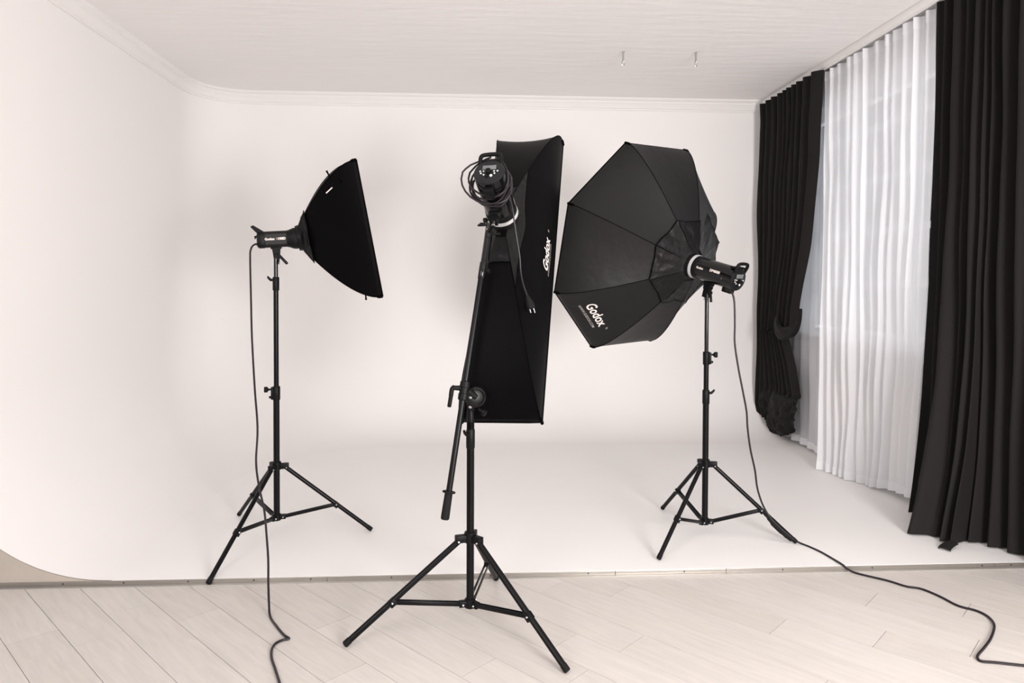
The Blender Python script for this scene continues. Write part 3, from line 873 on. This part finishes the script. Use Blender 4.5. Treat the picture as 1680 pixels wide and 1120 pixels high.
# ------------------------------------------------------------------ strobe heads (local: X towards the softbox, Z up, origin at the ring)
def strobe_round(label, mtx, L, bracket_x, yoke_drop, side, texts, r=0.0655, group='round studio strobes'):
    t = thing('studio_strobe', label, 'studio light', mtx=mtx, group=group)
    MB().lathe([(-L, r - 0.006), (-L + 0.003, r - 0.001), (-L + 0.012, r), (-0.060, r), (-0.058, r)], (0, 0, 0), (1, 0, 0), 48).build('body', 'black_gloss', t)
    MB().lathe([(-0.060, r), (-0.056, r + 0.002), (-0.030, r + 0.003), (-0.028, r)], (0, 0, 0), (1, 0, 0), 48).build('front_band', 'black_plastic', t)
    MB().lathe([(-0.028, r), (-0.026, r + 0.0045), (-0.010, r + 0.0055), (-0.009, r)], (0, 0, 0), (1, 0, 0), 48).build('mount_ring', 'silver', t)
    pl = MB().lathe([(-L - 0.004, r - 0.010), (-L - 0.002, r - 0.004), (-L + 0.002, r - 0.003)], (0, 0, 0), (1, 0, 0), 40).build('control_panel', 'panel_grey', t)
    xb = -L - 0.005
    MB().box((xb, 0, 0.020), (0.003, 0.060, 0.024), bev=0.001).build('display', 'lcd', pl)
    MB().lathe([(0, 0.013), (0.003, 0.0125), (0.016, 0.0115), (0.018, 0.009)], (xb, 0.0, -0.008), (-1, 0, 0), 20).build('dial', 'black_plastic', pl)
    for (yy, zz) in ((0.038, 0.000), (0.023, -0.001), (0.034, -0.012), (-0.023, -0.003), (-0.038, -0.003), (-0.026, -0.016), (0.021, -0.021)):
        MB().lathe([(0, 0.0042), (0.002, 0.004), (0.003, 0.003)], (xb, yy, zz), (-1, 0, 0), 10).build('button', 'silver', pl)
    MB().lathe([(0, 0.0062), (0.003, 0.006), (0.004, 0.004)], (xb, -0.012, -0.028), (-1, 0, 0), 14).build('flash_button', 'white_plastic', pl)
    MB().lathe([(0, 0.006), (0.004, 0.006)], (xb, 0.007, -0.033), (-1, 0, 0), 12).build('sync_socket', 'black_plastic', pl)
    # handle: an arched bar over the rear
    hx = -L + 0.006
    hh = MB()
    pts = spline([(hx, 0.046, 0.040), (hx - 0.010, 0.046, 0.066), (hx - 0.014, 0.043, 0.083), (hx - 0.015, 0.033, 0.091), (hx - 0.015, 0, 0.0935), (hx - 0.015, -0.033, 0.091), (hx - 0.014, -0.043, 0.083), (hx - 0.010, -0.046, 0.066), (hx, -0.046, 0.040)], 5)
    hh.tube(pts, 0.0092, 12)
    hh.build('handle', 'black_plastic', t)
    MB().box((hx + 0.016, 0, r - 0.002), (0.040, 0.090, 0.012), bev=0.004).build('handle_mount', 'black_plastic', t)
    # mounting yoke, lever and socket
    yk = MB().prism([(-0.030, 0), (0.030, 0), (0.026, -0.022), (0.017, -0.030), (0.017, -yoke_drop), (-0.017, -yoke_drop), (-0.017, -0.030), (-0.026, -0.022)], (0, 1, 0), 0.034, ((bracket_x, -0.017, -r + 0.006), (1, 0, 0), (0, 0, 1)))
    yo = yk.build('bracket', 'black_plastic', t, smooth=False)
    MB().lathe([(-0.026, 0.016), (-0.022, 0.019), (0.022, 0.019), (0.026, 0.016)], (bracket_x, 0, -r - 0.030), (0, 1, 0), 20).build('tilt_disc', 'black_plastic', yo)
    s = side
    MB().tube(spline([(bracket_x - 0.008, s * 0.026, -r - 0.024), (bracket_x - 0.034, s * 0.040, -r - 0.034), (bracket_x - 0.066, s * 0.050, -r - 0.062), (bracket_x - 0.082, s * 0.054, -r - 0.094)], 4), [0.008] * 5 + [0.0085] * 4 + [0.0075] * 4, 10).build('tilt_lever', 'black_plastic', yo)
    MB().lathe([(0, 0.005), (0.018, 0.005), (0.020, 0.011), (0.032, 0.012), (0.034, 0.009)], (bracket_x, -s * 0.015, -r - yoke_drop + 0.030), (0.2, -s, 0), 12).build('lock_knob', 'black_plastic', yo)
    MB().lathe([(0, 0.0085), (0.022, 0.0085)], (bracket_x, 0, -r - yoke_drop - 0.012), (0, 0, 1), 16).build('spigot_collar', 'chrome', yo)
    # power inlet under the rear
    MB().box((-L + 0.050, 0, -r - 0.008), (0.060, 0.040, 0.030), bev=0.004).build('power_inlet', 'black_plastic', t)
    # lettering on the side
    for s_, xx, zz, size, m, wt in texts:
        def place(x, y, xx=xx, zz=zz):
            th = (zz + y) / r
            return V((xx - x, side * (r + 0.0006) * math.cos(th), (r + 0.0006) * math.sin(th)))
        text_mesh(s_, size, place, 'side_print', m, t, weight=wt)
    return t

L_R = 0.315
strobe_round('black cylindrical strobe head behind the octagonal softbox', oct_m_s := head_frame(R(124.28), R(15.2), R(0), oct_pos), L_R, -0.13, 0.095, 1,
             [('Godox', -0.090, 0.010, 0.017, 'print', 0.0005), ('DP400III', -0.195, 0.016, 0.020, 'print', 0.0007), ('o', -0.250, -0.010, 0.014, 'print_dim', 0.0)])
st_ms = head_frame(R(73.298), R(-34.672), R(2.4), st_pos)
strobe_round('black cylindrical strobe head wound with its own cable on the boom arm', st_ms, 0.290, -0.125, 0.085, -1,
             [('Godox', -0.080, 0.012, 0.017, 'print', 0.0005)], r=0.070)

# compact strobe of the small softbox
sq_m = head_frame(R(12), R(4.0), R(-2), sm_pos)
t = thing('studio_strobe', 'compact dark grey LED strobe head behind the small rectangular softbox', 'studio light', mtx=sq_m)
HB = 0.0475
MB().lathe([(-0.222, HB - 0.006), (-0.219, HB - 0.001), (-0.212, HB + 0.001), (-0.188, HB + 0.001), (-0.186, HB)], (0, 0, 0), (1, 0, 0), 40, sq=4.0).build('rear_housing', 'black_plastic', t)
MB().lathe([(-0.186, HB - 0.001), (-0.062, HB - 0.001), (-0.060, HB - 0.003)], (0, 0, 0), (1, 0, 0), 40, sq=4.0).build('body', 'grey_label', t)
MB().lathe([(-0.062, HB), (-0.050, HB + 0.003), (-0.028, HB + 0.012), (-0.008, HB + 0.014), (0.008, HB + 0.008)], (0, 0, 0), (1, 0, 0), 40, sq=2.6).build('front_flare', 'black_plastic', t)
lb = MB().box((-0.122, -HB - 0.0006, 0.000), (0.112, 0.002, 0.058), bev=0.0008).build('label_plate', mat('label_grey', (0.017, 0.0155, 0.0155), 0.5, spec=0.25), t, smooth=False)
text_mesh('Godox', 0.0185, lambda x, y: V((-0.155 + x, -HB - 0.0022, 0.001 + y)), 'side_print', 'print', t, weight=0.0007)
text_mesh('SL', 0.0185, lambda x, y: V((-0.113 + x, -HB - 0.0022, 0.001 + y)), 'side_print', 'print_dim', t, weight=0.0)
text_mesh('100D', 0.0185, lambda x, y: V((-0.090 + x, -HB - 0.0022, 0.001 + y)), 'side_print', 'print', t, weight=0.0009)
hd = MB()
hd.prism([(-0.190, 0.030), (-0.188, 0.048), (-0.238, 0.083), (-0.252, 0.078), (-0.250, 0.070), (-0.215, 0.030)], (0, 1, 0), 0.075, ((0, -0.0375, 0), (1, 0, 0), (0, 0, 1)))
hd.build('handle', 'black_plastic', t, smooth=False)
rp = MB().box((-0.2235, 0, -0.004), (0.004, 0.070, 0.066), bev=0.001).build('control_panel', 'panel_grey', t)
for zz in (0.028, 0.006, -0.010, -0.036):
    MB().lathe([(0, 0.005), (0.004, 0.0045), (0.005, 0.003)], (-0.225, -0.030, zz), (-1, 0, 0), 12).build('button', 'silver', rp)
MB().lathe([(0, 0.010), (0.012, 0.009), (0.013, 0.007)], (-0.225, -0.005, 0.015), (-1, 0, 0), 16).build('dial', 'black_plastic', rp)
bk = MB().prism([(-0.028, 0), (0.032, 0), (0.032, -0.008), (0.025, -0.010), (0.019, -0.052), (0.012, -0.090), (-0.012, -0.090), (-0.016, -0.052), (-0.020, -0.010), (-0.028, -0.008)], (0, 1, 0), 0.036, ((-0.128, -0.018, -HB + 0.001), (1, 0, 0), (0, 0, 1)))
bo = bk.build('bracket', 'black_plastic', t, smooth=False)
MB().lathe([(-0.024, 0.013), (-0.021, 0.016), (0.021, 0.016), (0.024, 0.013)], (-0.126, 0, -HB - 0.050), (0, 1, 0), 18).build('tilt_disc', 'black_plastic', bo)
MB().tube([(-0.116, -0.024, -HB - 0.040), (-0.100, -0.030, -HB - 0.060), (-0.074, -0.034, -HB - 0.092), (-0.070, -0.034, -HB - 0.097)], [0.008, 0.0085, 0.0085, 0.006], 10).build('tilt_lever', 'grey_label', bo)
MB().lathe([(0, 0.013), (0.006, 0.013)], (-0.128, 0, -HB - 0.096), (0, 0, 1), 16).build('spigot_collar', 'chrome', bo)

# ------------------------------------------------------------------ cables
def cable(label, pts, r, base, n=10):
    t = thing('power_cable', label, 'cable', base, group=None)
    P_ = spline(pts, n)
    MB().tube(P_, r, 8).build('cord', 'cable', t, off=base)
    return t
cable('black power cable hanging from the compact strobe and snaking onto the laminate floor',
      [(-1.1953, 4.0907, 1.7113), (-1.2176, 4.0519, 1.7093), (-1.2320, 4.0320, 1.6811), (-1.2294, 4.0105, 1.6192), (-1.1989, 3.9234, 1.3844), (-1.1715, 3.8475, 1.1909), (-1.1289, 3.7494, 0.9436), (-1.0868, 3.6527, 0.7553), (-1.0756, 3.5885, 0.5999), (-1.0460, 3.5343, 0.4922), (-1.0049, 3.4796, 0.3879), (-0.9792, 3.4258, 0.2871), (-0.9538, 3.3622, 0.1936), (-0.936, 3.300, 0.112), (-0.915, 3.235, 0.045), (-0.8948, 3.1820, 0.0065), (-0.8401, 3.0875, 0.006), (-0.7890, 3.0101, 0.006), (-0.7612, 2.9802, 0.006), (-0.7834, 2.9690, 0.006), (-0.8058, 2.9405, 0.006), (-0.8074, 2.8922, 0.006), (-0.7893, 2.8258, 0.006), (-0.7530, 2.7439, 0.006), (-0.7121, 2.6499, 0.006), (-0.6680, 2.5393, 0.006), (-0.60, 2.35, 0.006)], 0.0052, (-0.8, 3.0, 0))
tc_ = cable('black power cable running down the octagonal softbox stand leg and across the laminate floor',
      [(1.4186, 3.8152, 1.4645), (1.4334, 3.8089, 1.4410), (1.4414, 3.8023, 1.3909), (1.4460, 3.8045, 1.2735), (1.4474, 3.8072, 1.1726), (1.4706, 3.8129, 1.0371), (1.5007, 3.8182, 0.9010), (1.5243, 3.8244, 0.7912), (1.5345, 3.8317, 0.6945), (1.5560, 3.8410, 0.5735), (1.590, 3.86, 0.455), (1.612, 3.882, 0.358), (1.640, 3.905, 0.285), (1.668, 3.916, 0.226), (1.700, 3.905, 0.172), (1.740, 3.893, 0.128), (1.785, 3.882, 0.088), (1.830, 3.872, 0.052), (1.858, 3.873, 0.034), (1.8884, 3.8217, 0.031), (1.9160, 3.7384, 0.031), (1.9329, 3.6388, 0.031), (1.9404, 3.560, 0.0325), (1.956, 3.545, 0.018), (1.9858, 3.520, 0.006), (2.0249, 3.4796, 0.006), (2.0983, 3.4148, 0.006), (2.1499, 3.3463, 0.006), (2.2069, 3.3143, 0.006), (2.2420, 3.2302, 0.006), (2.2625, 3.1318, 0.006), (2.3117, 3.0790, 0.006), (2.3236, 3.0184, 0.006), (2.2918, 2.9403, 0.006), (2.1996, 2.8385, 0.006), (2.1189, 2.7676, 0.006), (2.0465, 2.7094, 0.006), (2.0240, 2.6827, 0.006), (2.0243, 2.6596, 0.006), (2.0777, 2.6471, 0.006), (2.1797, 2.6181, 0.006), (2.32, 2.59, 0.006)], 0.0052, (1.95, 3.5, 0))
lg = [V((1.6780, 3.9262, 0.186)), V((1.70, 3.918, 0.163)), V((1.722, 3.912, 0.137)), V((1.745, 3.906, 0.114)), V((1.775, 3.897, 0.086)), V((1.80, 3.889, 0.064)), V((1.82, 3.882, 0.048))]
MB().tube(spline(lg, 5), [0.011] * 5 + [0.015] * 5 + [0.019] * 5 + [0.019] * 5 + [0.017] * 5 + [0.015] * 5 + [0.012], 12).build('taped_plug', 'rubber', tc_, off=(1.95, 3.5, 0))
MB().tube([(1.405, 3.835, 1.470), (1.4200, 3.8145, 1.4635), (1.4300, 3.8090, 1.448)], [0.010, 0.009, 0.006], 10).build('plug', 'rubber', tc_, off=(1.95, 3.5, 0))

# cable wound round the boom strobe, its plug dangling
t = thing('power_cable', 'black power cable coiled around the boom arm strobe, its plug dangling free', 'cable', mtx=st_ms)
inv = st_ms.inverted()
loops = []
nl = 6
for i in range(nl * 24 + 1):
    a_ = 2 * PI * i / 24
    q = i / (nl * 24)
    k = int(i / 24)
    rr = 0.0785 + 0.004 * math.sin(5.1 * q * nl + 1)
    y = rr * math.sin(a_); z = rr * math.cos(a_)
    if z < 0: z *= 1.10
    if y > 0: y *= (1.22 + 0.40 * (k == 1) + 0.22 * (k == 3))
    x = -0.262 + 0.085 * q - (0.030 + 0.02 * math.sin(k * 2.3)) * math.cos(a_) + 0.012 * math.sin(a_ * 2 + k * 1.7)
    if z > 0.02: z = max(z, 0.030) * 1.02
    loops.append((x, y, z))
MB().tube(loops, 0.0042, 8).build('coil', 'cable', t)
tl = [V(p) for p in ((0.1640, 3.128, 1.868), (0.1751, 3.1235, 1.8462), (0.1829, 3.1221, 1.8058), (0.1966, 3.1293, 1.7123), (0.2130, 3.1363, 1.6181), (0.2180, 3.1345, 1.5504), (0.2279, 3.1227, 1.4962), (0.2483, 3.1102, 1.4343))]
MB().tube([inv @ p for p in spline(tl, 6)], 0.0038, 8).build('tail', 'cable', t)
p0, p1 = V((0.2440, 3.112, 1.446)), V((0.2640, 3.102, 1.386))
MB().tube([inv @ p0, inv @ p0.lerp(p1, .3), inv @ p0.lerp(p1, .65), inv @ p1], [0.006, 0.012, 0.019, 0.018], 14).build('plug', 'rubber', t)
for s in (-1, 1):
    MB().tube([inv @ (p1 + V((0.009 * s, 0, 0.002))), inv @ (p1 + V((0.009 * s + 0.006, -0.002, -0.018)))], 0.0024, 8).build('prong', 'chrome', t)
